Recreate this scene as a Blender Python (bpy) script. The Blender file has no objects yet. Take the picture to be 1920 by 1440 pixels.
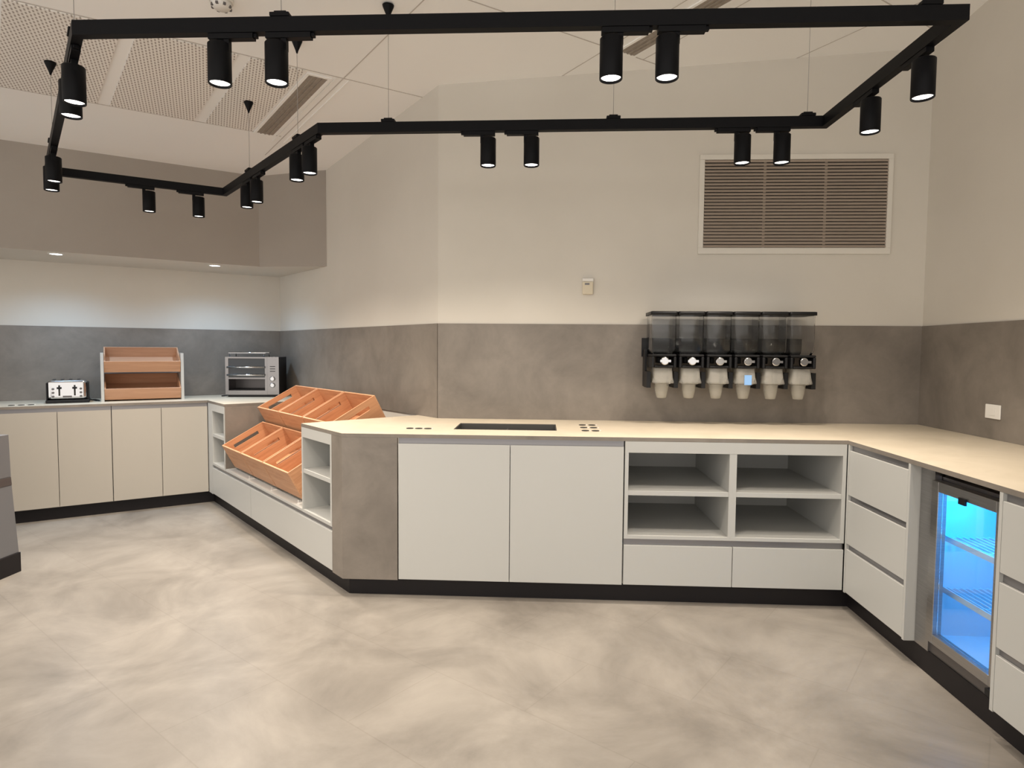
import bpy, bmesh, math, random
from mathutils import Vector, Matrix
random.seed(7)
sc = bpy.context.scene
COL = sc.collection

# ------------------------------------------------------------------ camera
F_PX, PITCH, ROLL, YAW, EYE = 1180.7, -0.0546, 0.0078, -0.0479, 1.3586
cam = bpy.data.objects.new('camera', bpy.data.cameras.new('camera'))
COL.objects.link(cam); sc.camera = cam
cam.data.sensor_width = 36.0; cam.data.lens = 36.0*F_PX/1920; cam.data.clip_start = 0.05; cam.data.clip_end = 100
_F = Vector((math.sin(YAW)*math.cos(PITCH), math.cos(YAW)*math.cos(PITCH), math.sin(PITCH)))
_R = Vector((math.cos(YAW), -math.sin(YAW), 0)); _U = _R.cross(_F)
_R2 = math.cos(ROLL)*_R + math.sin(ROLL)*_U; _U2 = -math.sin(ROLL)*_R + math.cos(ROLL)*_U
_m = Matrix((_R2, _U2, -_F)).transposed().to_4x4(); _m.translation = (0, 0, EYE)
cam.matrix_world = _m

# ------------------------------------------------------------------ world, exposure
sc.view_settings.view_transform = 'Standard'; sc.view_settings.look = 'None'
sc.view_settings.exposure = 0.0; sc.view_settings.gamma = 1.0; sc.view_settings.use_curve_mapping = False
w = bpy.data.worlds.new('world'); sc.world = w; w.use_nodes = True
w.node_tree.nodes['Background'].inputs[0].default_value = (1.0, 0.94, 0.87, 1)
w.node_tree.nodes['Background'].inputs[1].default_value = 1.68
SPOT_W, SPOT_COL = 46.0, (1.0, 0.89, 0.76)
NICHE_W, NICHE_COL = 46.0, (0.44, 0.70, 1.0)

# ------------------------------------------------------------------ plan of the room (metres)
aD = Vector((0.81369, 0.58130)); nA = Vector((-0.58130, 0.81369))      # left run: along, into
bD = Vector((-0.67730, 0.73571)); nB = Vector((0.73571, 0.67730))      # angled run: along (away), into
FAB = Vector((-2.8893, 5.3001)); FBC = Vector((-1.0790, 3.3337)); FCD = Vector((1.5926, 3.3337))
WAB = Vector((-2.6511, 6.2716)); WBC = Vector((-0.6900, 4.1413)); WCD = Vector((2.4137, 4.1413))
def ceil_z(x, y): return 0.06099*x - 0.07721*y + 3.42373
def cpt(oA, oB):     # plan point from distance to left run face and to angled run face
    ca = nA.dot(FAB)+oA; cb = nB.dot(FBC)+oB; d = nA.x*nB.y-nA.y*nB.x
    return Vector(((ca*nB.y-nA.y*cb)/d, (nA.x*cb-ca*nB.x)/d))
def frame(o, xd, z=0.0):
    xd = Vector((xd[0], xd[1], 0)).normalized(); yd = Vector((-xd.y, xd.x, 0))
    m = Matrix((xd, yd, Vector((0, 0, 1)))).transposed().to_4x4(); m.translation = (o[0], o[1], z); return m
FR_A = frame(FAB, aD); FR_B = frame(FBC, -bD); FR_C = frame((0, FBC.y), (1, 0)); FR_D = frame(FCD, (0, -1))

# ------------------------------------------------------------------ materials
def mat(name, col, rough=0.5, metal=0.0, spec=0.5, **k):
    m = bpy.data.materials.new(name); m.use_nodes = True; b = m.node_tree.nodes['Principled BSDF']
    b.inputs['Base Color'].default_value = (*col, 1); b.inputs['Roughness'].default_value = rough
    b.inputs['Metallic'].default_value = metal; b.inputs['Specular IOR Level'].default_value = spec
    for n, v in k.items(): b.inputs[n.replace('_', ' ')].default_value = v
    return m
def noisy(m, c1, c2, scale=(1, 1, 1), nscale=3.0, detail=6, rough=0.6, dist=0.0, bump=0.0, coord='Object', lo=0.35, hi=0.65):
    nt = m.node_tree; N = nt.nodes; L = nt.links; b = N['Principled BSDF']
    tc = N.new('ShaderNodeTexCoord'); mp = N.new('ShaderNodeMapping'); mp.inputs['Scale'].default_value = scale
    no = N.new('ShaderNodeTexNoise'); no.inputs['Scale'].default_value = nscale; no.inputs['Detail'].default_value = detail
    no.inputs['Roughness'].default_value = rough; no.inputs['Distortion'].default_value = dist
    cr = N.new('ShaderNodeValToRGB'); cr.color_ramp.elements[0].position = lo; cr.color_ramp.elements[1].position = hi
    cr.color_ramp.elements[0].color = (*c1, 1); cr.color_ramp.elements[1].color = (*c2, 1)
    L.new(tc.outputs[coord], mp.inputs[0]); L.new(mp.outputs[0], no.inputs['Vector']); L.new(no.outputs['Fac'], cr.inputs[0]); L.new(cr.outputs[0], b.inputs['Base Color'])
    if bump:
        bp = N.new('ShaderNodeBump'); bp.inputs['Strength'].default_value = bump; bp.inputs['Distance'].default_value = 0.002
        L.new(no.outputs['Fac'], bp.inputs['Height']); L.new(bp.outputs[0], b.inputs['Normal'])
    return cr, mp, no
M = {}
M['wall'] = mat('wall_paint', (0.55, 0.52, 0.475), 0.75); noisy(M['wall'], (0.60, 0.565, 0.505), (0.63, 0.595, 0.535), nscale=1.2)
M['ceil'] = mat('ceiling_paint', (0.70, 0.665, 0.61), 0.85); noisy(M['ceil'], (0.86, 0.85, 0.83), (0.87, 0.86, 0.84), nscale=1.0)
M['seam'] = mat('ceiling_seam', (0.50, 0.465, 0.43), 0.8)
M['taupe'] = mat('taupe_paint', (0.235, 0.205, 0.175), 0.8); noisy(M['taupe'], (0.325, 0.290, 0.255), (0.345, 0.310, 0.273), nscale=1.5)
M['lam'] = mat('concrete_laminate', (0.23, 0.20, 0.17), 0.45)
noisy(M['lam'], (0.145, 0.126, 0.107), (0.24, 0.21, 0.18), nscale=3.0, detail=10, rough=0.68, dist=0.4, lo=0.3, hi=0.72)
M['top'] = mat('worktop_laminate', (0.3, 0.27, 0.23), 0.42)
noisy(M['top'], (0.49, 0.425, 0.325), (0.56, 0.49, 0.385), nscale=4, detail=10, rough=0.7, dist=0.4)  # paler than the edge laminate: strong light from above put into the colour
M['white'] = mat('white_cabinet', (0.455, 0.455, 0.435), 0.45)
M['cream'] = mat('cream_cabinet', (0.41, 0.38, 0.333), 0.45)
M['inner'] = mat('cabinet_inside', (0.60, 0.58, 0.53), 0.55)
M['alu'] = mat('grey_aluminium', (0.27, 0.265, 0.275), 0.35, 0.7)
M['plinth'] = mat('plinth', (0.012, 0.010, 0.011), 0.5, spec=0.25)
M['black'] = mat('black_metal', (0.004, 0.004, 0.005), 0.5, spec=0.12)
M['blackp'] = mat('black_plastic', (0.008, 0.008, 0.009), 0.4, spec=0.25)
M['chrome'] = mat('chrome', (0.55, 0.55, 0.56), 0.12, 1.0)
M['steel'] = mat('brushed_steel', (0.42, 0.41, 0.41), 0.32, 1.0)
noisy(M['steel'], (0.38, 0.37, 0.37), (0.46, 0.455, 0.45), scale=(1, 1, 60), nscale=4)
M['csteel'] = mat('counter_steel', (0.17, 0.17, 0.178), 0.55, 0.35)
M['ovsteel'] = mat('oven_steel', (0.26, 0.25, 0.25), 0.25, 1.0)
M['dsteel'] = mat('dark_steel', (0.16, 0.15, 0.15), 0.4, 0.8)
M['wfix'] = mat('white_plastic', (0.72, 0.70, 0.66), 0.4)
M['beigefix'] = mat('beige_plastic', (0.62, 0.55, 0.42), 0.45)
M['vent'] = mat('taupe_metal_slats', (0.40, 0.33, 0.27), 0.5)
M['vframe'] = mat('vent_frame_paint', (0.66, 0.63, 0.57), 0.5)
M['diff'] = mat('diffuser_metal', (0.30, 0.255, 0.21), 0.5); noisy(M['diff'], (0.27, 0.23, 0.19), (0.33, 0.285, 0.24), nscale=40)
M['lens'] = mat('lamp_lens', (1, 1, 1), 0.4, Emission_Color=(1, 0.95, 0.87, 1), Emission_Strength=6.0)
M['nlens'] = mat('downlight_lens', (1, 1, 1), 0.4, Emission_Color=(0.92, 0.97, 1, 1), Emission_Strength=8.0)
M['blueled'] = mat('blue_led', (0.2, 0.5, 1), 0.4, Emission_Color=(0.02, 0.42, 1.0, 1), Emission_Strength=2.5)
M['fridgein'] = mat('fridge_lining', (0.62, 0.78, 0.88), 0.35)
M['glass'] = mat('clear_glass', (1, 1, 1), 0.02, Transmission_Weight=1.0, IOR=1.45)
M['acryl'] = mat('clear_acrylic', (0.93, 0.94, 0.95), 0.06, Transmission_Weight=1.0, IOR=1.3)
M['frost'] = mat('frosted_plastic', (0.88, 0.86, 0.80), 0.15, Transmission_Weight=0.82, IOR=1.3)
M['dark'] = mat('dark_recess', (0.02, 0.018, 0.016), 0.7)
M['darkglass'] = mat('dark_glass', (0.02, 0.022, 0.025), 0.08)
M['cable'] = mat('wire', (0.33, 0.31, 0.29), 0.5)
M['well'] = mat('well_lining', (0.10, 0.095, 0.09), 0.35, 0.5)
def wood(name, c1, c2, ax):
    m = mat(name, c1, 0.5); s = [14, 14, 14]; s[ax] = 0.9
    noisy(m, c1, c2, scale=tuple(s), nscale=3.0, detail=8, rough=0.65, dist=0.8, lo=0.3, hi=0.7, bump=0.15); return m
M['woodx'] = wood('beech_wood', (0.44, 0.21, 0.105), (0.62, 0.34, 0.185), 0)
M['woody'] = wood('beech_wood_side', (0.44, 0.20, 0.095), (0.62, 0.325, 0.17), 1)
M['dwood'] = wood('oak_wood', (0.40, 0.215, 0.125), (0.52, 0.30, 0.185), 0)
# floor: large vinyl tiles with cloudy concrete print
def floor_mat():
    m = mat('vinyl_floor', (0.4, 0.36, 0.31), 0.38)
    cr, mp, no = noisy(m, (0.155, 0.139, 0.121), (0.315, 0.288, 0.255), nscale=1.7, detail=11, rough=0.66, dist=0.5, lo=0.3, hi=0.7)
    nt = m.node_tree; N = nt.nodes; L = nt.links; b = N['Principled BSDF']
    n2 = N.new('ShaderNodeTexNoise'); n2.inputs['Scale'].default_value = 0.8; n2.inputs['Detail'].default_value = 4
    mx = N.new('ShaderNodeMixRGB'); mx.blend_type = 'MULTIPLY'; mx.inputs[0].default_value = 0.5
    r2 = N.new('ShaderNodeValToRGB'); r2.color_ramp.elements[0].position = 0.3; r2.color_ramp.elements[1].position = 0.7
    r2.color_ramp.elements[0].color = (0.86, 0.84, 0.82, 1); r2.color_ramp.elements[1].color = (1.05, 1.04, 1.02, 1)
    br = N.new('ShaderNodeTexBrick'); br.offset = 0.5; br.inputs['Scale'].default_value = 1.0
    br.inputs['Mortar Size'].default_value = 0.0025; br.inputs['Brick Width'].default_value = 0.92; br.inputs['Row Height'].default_value = 0.46
    br.inputs['Color1'].default_value = (1, 1, 1, 1); br.inputs['Color2'].default_value = (0.97, 0.965, 0.96, 1); br.inputs['Mortar'].default_value = (0.86, 0.85, 0.84, 1)
    mp2 = N.new('ShaderNodeMapping'); mp2.inputs['Rotation'].default_value = (0, 0, 0.62)
    m3 = N.new('ShaderNodeMixRGB'); m3.blend_type = 'MULTIPLY'; m3.inputs[0].default_value = 0.8
    tc = [n for n in N if n.type == 'TEX_COORD'][0]
    L.new(tc.outputs['Object'], n2.inputs['Vector']); L.new(tc.outputs['Object'], mp2.inputs[0]); L.new(mp2.outputs[0], br.inputs['Vector'])
    L.new(n2.outputs['Fac'], r2.inputs[0]); L.new(cr.outputs[0], mx.inputs[1]); L.new(r2.outputs[0], mx.inputs[2])
    L.new(mx.outputs[0], m3.inputs[1]); L.new(br.outputs['Color'], m3.inputs[2]); L.new(m3.outputs[0], b.inputs['Base Color'])
    return m
M['floor'] = floor_mat()
# perforated ceiling panel: regular grid of small slots
def perf_mat():
    m = mat('perforated_panel', (0.68, 0.64, 0.58), 0.85); nt = m.node_tree; N = nt.nodes; L = nt.links; b = N['Principled BSDF']
    tc = N.new('ShaderNodeTexCoord'); br = N.new('ShaderNodeTexBrick'); br.offset = 0.5
    br.inputs['Scale'].default_value = 1.0; br.inputs['Brick Width'].default_value = 0.030; br.inputs['Row Height'].default_value = 0.018
    mp = N.new('ShaderNodeMapping'); mp.inputs['Rotation'].default_value = (0, 0, math.pi/2+0.124)
    br.inputs['Mortar Size'].default_value = 0.0058; br.inputs['Mortar Smooth'].default_value = 0.3
    br.inputs['Color1'].default_value = (0.40, 0.36, 0.32, 1); br.inputs['Color2'].default_value = (0.40, 0.36, 0.32, 1); br.inputs['Mortar'].default_value = (0.82, 0.79, 0.75, 1)
    L.new(tc.outputs['Object'], mp.inputs[0]); L.new(mp.outputs[0], br.inputs['Vector']); L.new(br.outputs['Color'], b.inputs['Base Color'])
    return m
M['perf'] = perf_mat()

# ------------------------------------------------------------------ mesh helpers
def faces_of(vs): return [(0, 3, 2, 1), (4, 5, 6, 7), (0, 1, 5, 4), (1, 2, 6, 5), (2, 3, 7, 6), (3, 0, 4, 7)]
def box(bm, x0, x1, y0, y1, z0, z1, m=None, mi=0):
    vs = [Vector(p) for p in ((x0, y0, z0), (x1, y0, z0), (x1, y1, z0), (x0, y1, z0), (x0, y0, z1), (x1, y0, z1), (x1, y1, z1), (x0, y1, z1))]
    if m is not None: vs = [m @ v for v in vs]
    bv = [bm.verts.new(v) for v in vs]; out = []
    for f in faces_of(bv): fc = bm.faces.new([bv[i] for i in f]); fc.material_index = mi; out.append(fc)
    return bv
def prism(bm, pts, z0, z1, m=None, mi=0, mib=None):
    """pts: plan polygon counter-clockwise; z0, z1 numbers or functions of (x, y)"""
    f0 = z0 if callable(z0) else (lambda x, y: z0); f1 = z1 if callable(z1) else (lambda x, y: z1)
    T = (lambda v: m @ v) if m is not None else (lambda v: v)
    lo = [bm.verts.new(T(Vector((p[0], p[1], f0(p[0], p[1]))))) for p in pts]
    hi = [bm.verts.new(T(Vector((p[0], p[1], f1(p[0], p[1]))))) for p in pts]
    n = len(pts)
    f = bm.faces.new(lo[::-1]); f.material_index = mi if mib is None else mib
    f = bm.faces.new(hi); f.material_index = mi
    for i in range(n):
        f = bm.faces.new((lo[i], lo[(i+1) % n], hi[(i+1) % n], hi[i])); f.material_index = mi
def lathe(bm, prof, seg=32, m=None, mi=0, caps=True):
    rings = []
    for r, z in prof:
        rings.append([bm.verts.new((m @ Vector((r*math.cos(2*math.pi*k/seg), r*math.sin(2*math.pi*k/seg), z))) if m is not None else Vector((r*math.cos(2*math.pi*k/seg), r*math.sin(2*math.pi*k/seg), z))) for k in range(seg)])
    for a, b in zip(rings, rings[1:]):
        for k in range(seg):
            f = bm.faces.new((a[k], a[(k+1) % seg], b[(k+1) % seg], b[k])); f.smooth = True; f.material_index = mi
    if caps:
        bm.faces.new(rings[0][::-1]).material_index = mi; bm.faces.new(rings[-1]).material_index = mi
def tube(bm, pts, r, seg=10):
    pts = [Vector(p) for p in pts]; rings = []
    for i, p in enumerate(pts):
        d = (pts[min(i+1, len(pts)-1)]-pts[max(i-1, 0)]).normalized()
        u = d.cross(Vector((0, 0, 1)) if abs(d.z) < 0.9 else Vector((1, 0, 0))).normalized(); v = d.cross(u)
        rings.append([bm.verts.new(p+r*(math.cos(2*math.pi*k/seg)*u+math.sin(2*math.pi*k/seg)*v)) for k in range(seg)])
    for a, b in zip(rings, rings[1:]):
        for k in range(seg): bm.faces.new((a[k], a[(k+1) % seg], b[(k+1) % seg], b[k])).smooth = True
    bm.faces.new(rings[0]); bm.faces.new(rings[-1][::-1])
def obj(name, bm, mats, parent=None, bevel=0.0, seg=2):
    bmesh.ops.recalc_face_normals(bm, faces=bm.faces)
    me = bpy.data.meshes.new(name); bm.to_mesh(me); bm.free()
    for x in (mats if isinstance(mats, (list, tuple)) else [mats]): me.materials.append(M[x])
    o = bpy.data.objects.new(name, me); COL.objects.link(o)
    if parent is not None: o.parent = parent
    if bevel:
        b = o.modifiers.new('bevel', 'BEVEL'); b.width = bevel; b.segments = seg; b.limit_method = 'ANGLE'; b.angle_limit = 0.6
    return o
def B(name, mats, parent, *boxes, bevel=0.0, label=None):
    bm = bmesh.new()
    for b in boxes: box(bm, *b)
    o = obj(name, bm, mats, parent, bevel)
    if label: o['label'] = label
    return o
def tag(o, label=None, cat=None, group=None, kind=None):
    if label: o['label'] = label
    if cat: o['category'] = cat
    if group: o['group'] = group
    if kind: o['kind'] = kind
    return o
def thing(name, label, cat, m, group=None):
    o = bpy.data.objects.new(name, None); COL.objects.link(o); o.matrix_world = m; o.empty_display_size = 0.1
    return tag(o, label, cat, group)
def struct(name, bm, mats, label=None, **k):
    o = obj(name, bm, mats, None, **k); o['kind'] = 'structure'
    if label: o['label'] = label
    return o
def copy_tree(o, parent=None):
    c = o.copy(); COL.objects.link(c)
    if parent is not None: c.parent = parent
    for ch in list(o.children): copy_tree(ch, c)
    return c
def T(x=0, y=0, z=0): return Matrix.Translation((x, y, z))
def RZ(a): return Matrix.Rotation(a, 4, 'Z')
def RX(a): return Matrix.Rotation(a, 4, 'X')
def at(m, x, y, z=0): return m @ T(x, y, z)

# ------------------------------------------------------------------ room shell
bm = bmesh.new(); prism(bm, [(-8, -1.0), (3.2, -1.0), (3.2, 8), (-8, 8)], -0.05, 0.0)
struct('floor', bm, 'floor', 'beige grey cloudy vinyl tile floor')
def cz(dz): return lambda x, y: ceil_z(x, y)+dz
bm = bmesh.new(); prism(bm, [(-8, -1.6), (3.0, -1.6), (3.0, 7.6), (-8, 7.6)], cz(0.0), cz(0.12))
struct('ceiling', bm, 'ceil', 'off-white sloping ceiling of large panels')
WAL = WAB - 5.0*aD
def shaded_edges(o):  # worktop sides get darker laminate: their weaker light is put into the colour
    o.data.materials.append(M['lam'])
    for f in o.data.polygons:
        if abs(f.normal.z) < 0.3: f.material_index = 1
def wall(name, p, q, out, label, mats='wall', t=0.12):
    bm = bmesh.new(); o = out.normalized()*t
    pts = [p, q, q+o, p+o]
    if (q-p).cross(o) < 0: pts = pts[::-1]
    prism(bm, [tuple(v) for v in pts], 0.0, cz(0.0)); return struct(name, bm, mats, label)
wall('wall_left', WAL, WAB, nA, 'off-white wall behind the left worktop')
wall('wall_angled', WAB+0.1*bD, WBC, nB, 'off-white angled wall behind the bread crates')
wall('wall_back', WBC, WCD, Vector((0, 1)), 'off-white back wall with the louvred vent')
wall('wall_right', WCD+Vector((0, 0.12)), Vector((WCD.x, -1.6)), Vector((1, 0)), 'off-white right wall')
# laminate splashbacks on the walls
ST = 1.5271
def splash(name, p, q, inw, label, e0=0, e1=0):
    d = (q-p).normalized(); p2 = p+d*e0; q2 = q-d*e1; o = inw.normalized()*0.008; bm = bmesh.new()
    pts = [p2, q2, q2+o, p2+o]
    if (q2-p2).cross(o) < 0: pts = pts[::-1]
    prism(bm, [tuple(v) for v in pts], 0.9, ST); return struct(name, bm, 'lam', label)
splash('trim_splashback_left', WAL, WAB, -nA, 'grey concrete-look splashback on the left wall', 0, 0.006)
splash('trim_splashback_angled', WAB, WBC, -nB, 'concrete-look splashback on the angled wall', 0.009, 0)
splash('trim_splashback_back', WBC, WCD, Vector((0, -1)), 'concrete-look splashback on the back wall', 0.0, 0.008)
splash('trim_splashback_right', WCD, Vector((WCD.x, 0.3)), Vector((-1, 0)), 'concrete-look splashback on the right wall')
# bulkhead over the left run, with a white soffit
bk0 = FAB-0.10*nA-4.8*aD; bk1 = Vector((-2.488, 5.464)); bk2 = Vector((-1.880, 5.432))
bk1 = FAB-0.10*nA+aD*0.42
bm = bmesh.new(); prism(bm, [tuple(v) for v in (bk0, bk1, bk2, WAB, WAL)], 2.068, cz(0.0), mi=0, mib=1)
struct('wall_bulkhead', bm, ['taupe', 'wall'], 'taupe bulkhead above the left worktop with a white underside')
# ceiling: seams, perforated panels, air diffusers
def cstrip(bm, A0, A1, B0, B1, dz0, dz1):
    pts = [cpt(A0, B0), cpt(A0, B1), cpt(A1, B1), cpt(A1, B0)]
    ar = sum(pts[i].x*pts[(i+1) % 4].y-pts[(i+1) % 4].x*pts[i].y for i in range(4))
    if ar < 0: pts = pts[::-1]
    prism(bm, [tuple(v) for v in pts], cz(dz0), cz(dz1))
bm = bmesh.new()
for a0 in (-2.03, -3.07, -4.12, -5.17): cstrip(bm, a0-0.003, a0+0.003, -1.6 if a0 > -3 else 0.3, 3.5, -0.002, 0.0)
for b0, A0, A1 in ((0.30, -5.2, -0.6), (1.42, -3.9, -2.2), (1.70, -4.4, -3.07), (2.50, -4.6, -2.4)): cstrip(bm, A0, A1, b0-0.003, b0+0.003, -0.002, 0.0)
cstrip(bm, -1.01, -1.004, -2.6, 0.28, -0.002, 0.0)
struct('trim_ceiling_seams', bm, 'seam', 'thin joints between the ceiling panels')
def ceiling_frame(oA, oB):
    p = cpt(oA, oB); z = Vector((-0.06099, 0.07721, 1)).normalized(); x = Vector((aD.x, aD.y, 0)); x = (x-z*x.dot(z)).normalized(); y = z.cross(x)
    m = Matrix((x, y, z)).transposed().to_4x4(); m.translation = (p.x, p.y, ceil_z(p.x, p.y)); return m
PERF = [(-0.795, -0.305, 'middle perforated ceiling panel, between the two plain strips'),
        (-0.235, 0.07, 'narrow perforated ceiling panel beside the short brown air diffuser'),
        (-1.355, -0.865, 'perforated ceiling panel farthest left, behind the leftmost hanging cup')]
for b0, b1, lab in PERF:
    fr = ceiling_frame(-1.52, (b0+b1)/2); inv = fr.inverted(); bm = bmesh.new()
    pts = [cpt(-2.02, b0), cpt(-2.02, b1), cpt(-1.02, b1), cpt(-1.02, b0)]
    lo = [inv @ Vector((p.x, p.y, ceil_z(p.x, p.y)-0.006)) for p in pts]; hi = [inv @ Vector((p.x, p.y, ceil_z(p.x, p.y)-0.0005)) for p in pts]
    V = [bm.verts.new(v) for v in lo+hi]
    for f in faces_of(V): bm.faces.new([V[i] for i in f])
    o = obj('ceiling_panel', bm, 'perf'); o.matrix_world = fr; tag(o, lab, 'ceiling panel', 'perforated ceiling panels')
for A0, A1, b0, b1, lab in ((-1.985, -1.015, 0.107, 0.222, 'short brown slot diffuser in the ceiling left of the angled wall'),
                            (-3.9, -3.085, 1.50, 1.612, 'brown slot diffuser above the front rail, cut by the top of the photo')):
    pm = cpt((A0+A1)/2, (b0+b1)/2); e = thing('air_diffuser', lab, 'air vent', T(pm.x, pm.y, ceil_z(pm.x, pm.y)), 'ceiling slot diffusers')
    inv = e.matrix_world.inverted() if False else T(-pm.x, -pm.y, -ceil_z(pm.x, pm.y))
    bm = bmesh.new()
    for q in ((A0-0.018, A0, b0-0.018, b1+0.018), (A1, A1+0.018, b0-0.018, b1+0.018), (A0, A1, b0-0.018, b0), (A0, A1, b1, b1+0.018)): cstrip(bm, *q, -0.008, -0.0005)
    bm.transform(inv); obj('frame', bm, 'ceil', e)
    bm = bmesh.new(); cstrip(bm, A0, A1, b0, b1, -0.006, -0.0005)
    for k in range(3): bb = b0+(b1-b0)*(k+1)/4; cstrip(bm, A0, A1, bb-0.004, bb+0.004, -0.011, -0.006)
    bm.transform(inv); obj('slot_grille', bm, 'diff', e)
# raised plain strip beside the diffuser
bm = bmesh.new(); cstrip(bm, -2.02, -0.9, 0.255, 0.262, -0.006, 0.0); cstrip(bm, -2.02, -0.9, 0.335, 0.342, -0.006, 0.0)
struct('trim_ceiling_strip', bm, 'ceil', 'thin raised strips beside the short air diffuser')

# smoke detector
e = thing('smoke_detector', 'round white smoke detector on the ceiling, cut by the top of the photo', 'smoke detector', T(-1.61, 3.15, ceil_z(-1.61, 3.15)-0.001))
bm = bmesh.new(); lathe(bm, [(0.0001, -0.045), (0.035, -0.045), (0.045, -0.035), (0.05, -0.012)], 28); obj('housing', bm, 'wfix', e)
bm = bmesh.new(); lathe(bm, [(0.056, -0.014), (0.058, 0.0)], 28); obj('base_ring', bm, 'wfix', e)
bm = bmesh.new()
for k in range(8):
    m_ = RZ(k*math.pi/4); box(bm, 0.028, 0.049, -0.006, 0.006, -0.041, -0.030, m_)
obj('sensor_slots', bm, 'dsteel', e)

# niche downlights in the soffit
for i, (x, y, lab) in enumerate(((-3.743, 4.713, 'bright round downlight in the bulkhead underside, above the chrome toaster'),
                                 (-2.844, 5.375, 'bright round downlight in the bulkhead underside, above the steel oven'))):
    e = thing('recessed_downlight', lab, 'downlight', T(x, y, 2.068), 'downlights in the bulkhead underside')
    bm = bmesh.new(); lathe(bm, [(0.055, 0.0), (0.055, -0.004), (0.042, -0.006), (0.042, -0.001)], 28, caps=False); obj('trim_ring', bm, 'wfix', e)
    bm = bmesh.new(); lathe(bm, [(0.041, -0.004), (0.041, -0.001)], 28); obj('lens', bm, 'nlens', e)
    l = bpy.data.lights.new('downlight', 'SPOT'); l.energy = NICHE_W; l.color = NICHE_COL; l.spot_size = math.radians(150); l.spot_blend = 0.9; l.shadow_soft_size = 0.035
    lo = bpy.data.objects.new('light', l); COL.objects.link(lo); lo.parent = e; lo.location = (0, 0, -0.012)

# ------------------------------------------------------------------ plinths (toe kick)
def plinth(name, pts, into, label):
    for nm, (p, q) in ((name, pts),):
        o = into.normalized()*0.016; bm = bmesh.new(); P = [p, q, q+o, p+o]
        if (q-p).cross(o) < 0: P = P[::-1]
        prism(bm, [tuple(v) for v in P], 0.0, 0.099); struct(nm, bm, 'plinth', label)
cAB = cpt(0.05, 0.05)
cBC = Vector((FBC.x+(0.05-nB.y*0.05)/nB.x, FBC.y+0.05)); cBC = Vector(((nB.dot(FBC)+0.05-nB.y*(FBC.y+0.05))/nB.x, FBC.y+0.05))
cCD = FCD+Vector((0.05, 0.05))
plinth('baseboard_left', (cAB-2.15*aD, cAB), nA, 'black toe kick under the left cabinets')
plinth('baseboard_angled', (cAB, cBC), nB, 'black toe kick under the angled drawers')
plinth('baseboard_back', (cBC, cCD), Vector((0, 1)), 'black toe kick under the back cabinets')
plinth('baseboard_right', (cCD, Vector((cCD.x, FCD.y-2.3))), Vector((1, 0)), 'black toe kick under the right cabinets')

# ------------------------------------------------------------------ worktops
def bpt(s, o): return FBC+bD*s+nB*o
def prism_holes(bm, outer, holes, z0, z1):
    """outer and rectangular holes (axis aligned) -> split by bmesh triangle fill"""
    def ring(pts, z): return [bm.verts.new((p[0], p[1], z)) for p in pts]
    for z in (z0, z1):
        edges = []
        for loop in [outer]+holes:
            r = ring(loop, z); edges += [bm.edges.new((r[i], r[(i+1) % len(r)])) for i in range(len(r))]
        bmesh.ops.triangle_fill(bm, use_beauty=True, edges=edges)
    for loop in [outer]+holes:
        n = len(loop); lo = ring(loop, z0); hi = ring(loop, z1)
        for i in range(n): bm.faces.new((lo[i], lo[(i+1) % n], hi[(i+1) % n], hi[i]))
    bmesh.ops.remove_doubles(bm, verts=bm.verts, dist=1e-5)
TZ0, TZ1 = 0.880, 0.900
BL, BR = 2.185, 0.570          # crate bay from right to left along the angled run
g = 0.0095
wA = lambda p: p
left_poly = [FAB-2.15*aD, FAB, bpt(BL, 0), bpt(BL, 0.8332-g), WAB-nB*g*1.0-nA*g, WAB-nA*g-2.3*aD]
bm = bmesh.new(); prism(bm, [tuple(v) for v in left_poly], TZ0, TZ1)
o = obj('worktop', bm, 'top'); shaded_edges(o)
tag(o, 'grey stone-look worktop carrying the toaster, the tray stand and the steel oven', 'worktop')
WX0, WX1, WY0, WY1 = -0.505, 0.086, 3.570, 3.880
right_poly = [bpt(BR, 0), FBC, FCD, Vector((FCD.x, FCD.y-2.3)), Vector((WCD.x-g, FCD.y-2.3)), WCD+Vector((-g, -g)), WBC+Vector((0.004, -g)), bpt(BR, 0.8332-g)]
bm = bmesh.new(); prism_holes(bm, [tuple(v) for v in right_poly], [[(WX0, WY0), (WX1, WY0), (WX1, WY1), (WX0, WY1)]], TZ0, TZ1)
o = obj('worktop', bm, 'top'); shaded_edges(o); tag(o, 'long pale worktop with the sunken well, running under the cereal dispensers to the right wall', 'worktop')
# bay back: the side and back lining of the crate bay
# sunken well
e = thing('drop_in_well', 'dark rectangular well sunk into the back worktop', 'sink', T((WX0+WX1)/2, (WY0+WY1)/2, 0.9))
hx, hy = (WX1-WX0)/2-0.002, (WY1-WY0)/2-0.002
B('basin', 'well', e, (-hx, hx, -hy, hy, -0.135, -0.132), (-hx, hx, -hy, -hy+0.003, -0.132, -0.003), (-hx, hx, hy-0.003, hy, -0.132, -0.003),
  (-hx, -hx+0.003, -hy+0.003, hy-0.003, -0.132, -0.003), (hx-0.003, hx, -hy+0.003, hy-0.003, -0.132, -0.003))
B('divider', 'dsteel', e, (-0.004, 0.004, -hy+0.004, hy-0.004, -0.131, -0.03))
bm = bmesh.new(); lathe(bm, [(0.02, -0.1315), (0.02, -0.128), (0.012, -0.126)], 20, m=T(-0.12, 0, 0)); obj('drain', bm, 'chrome', e)
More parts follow.
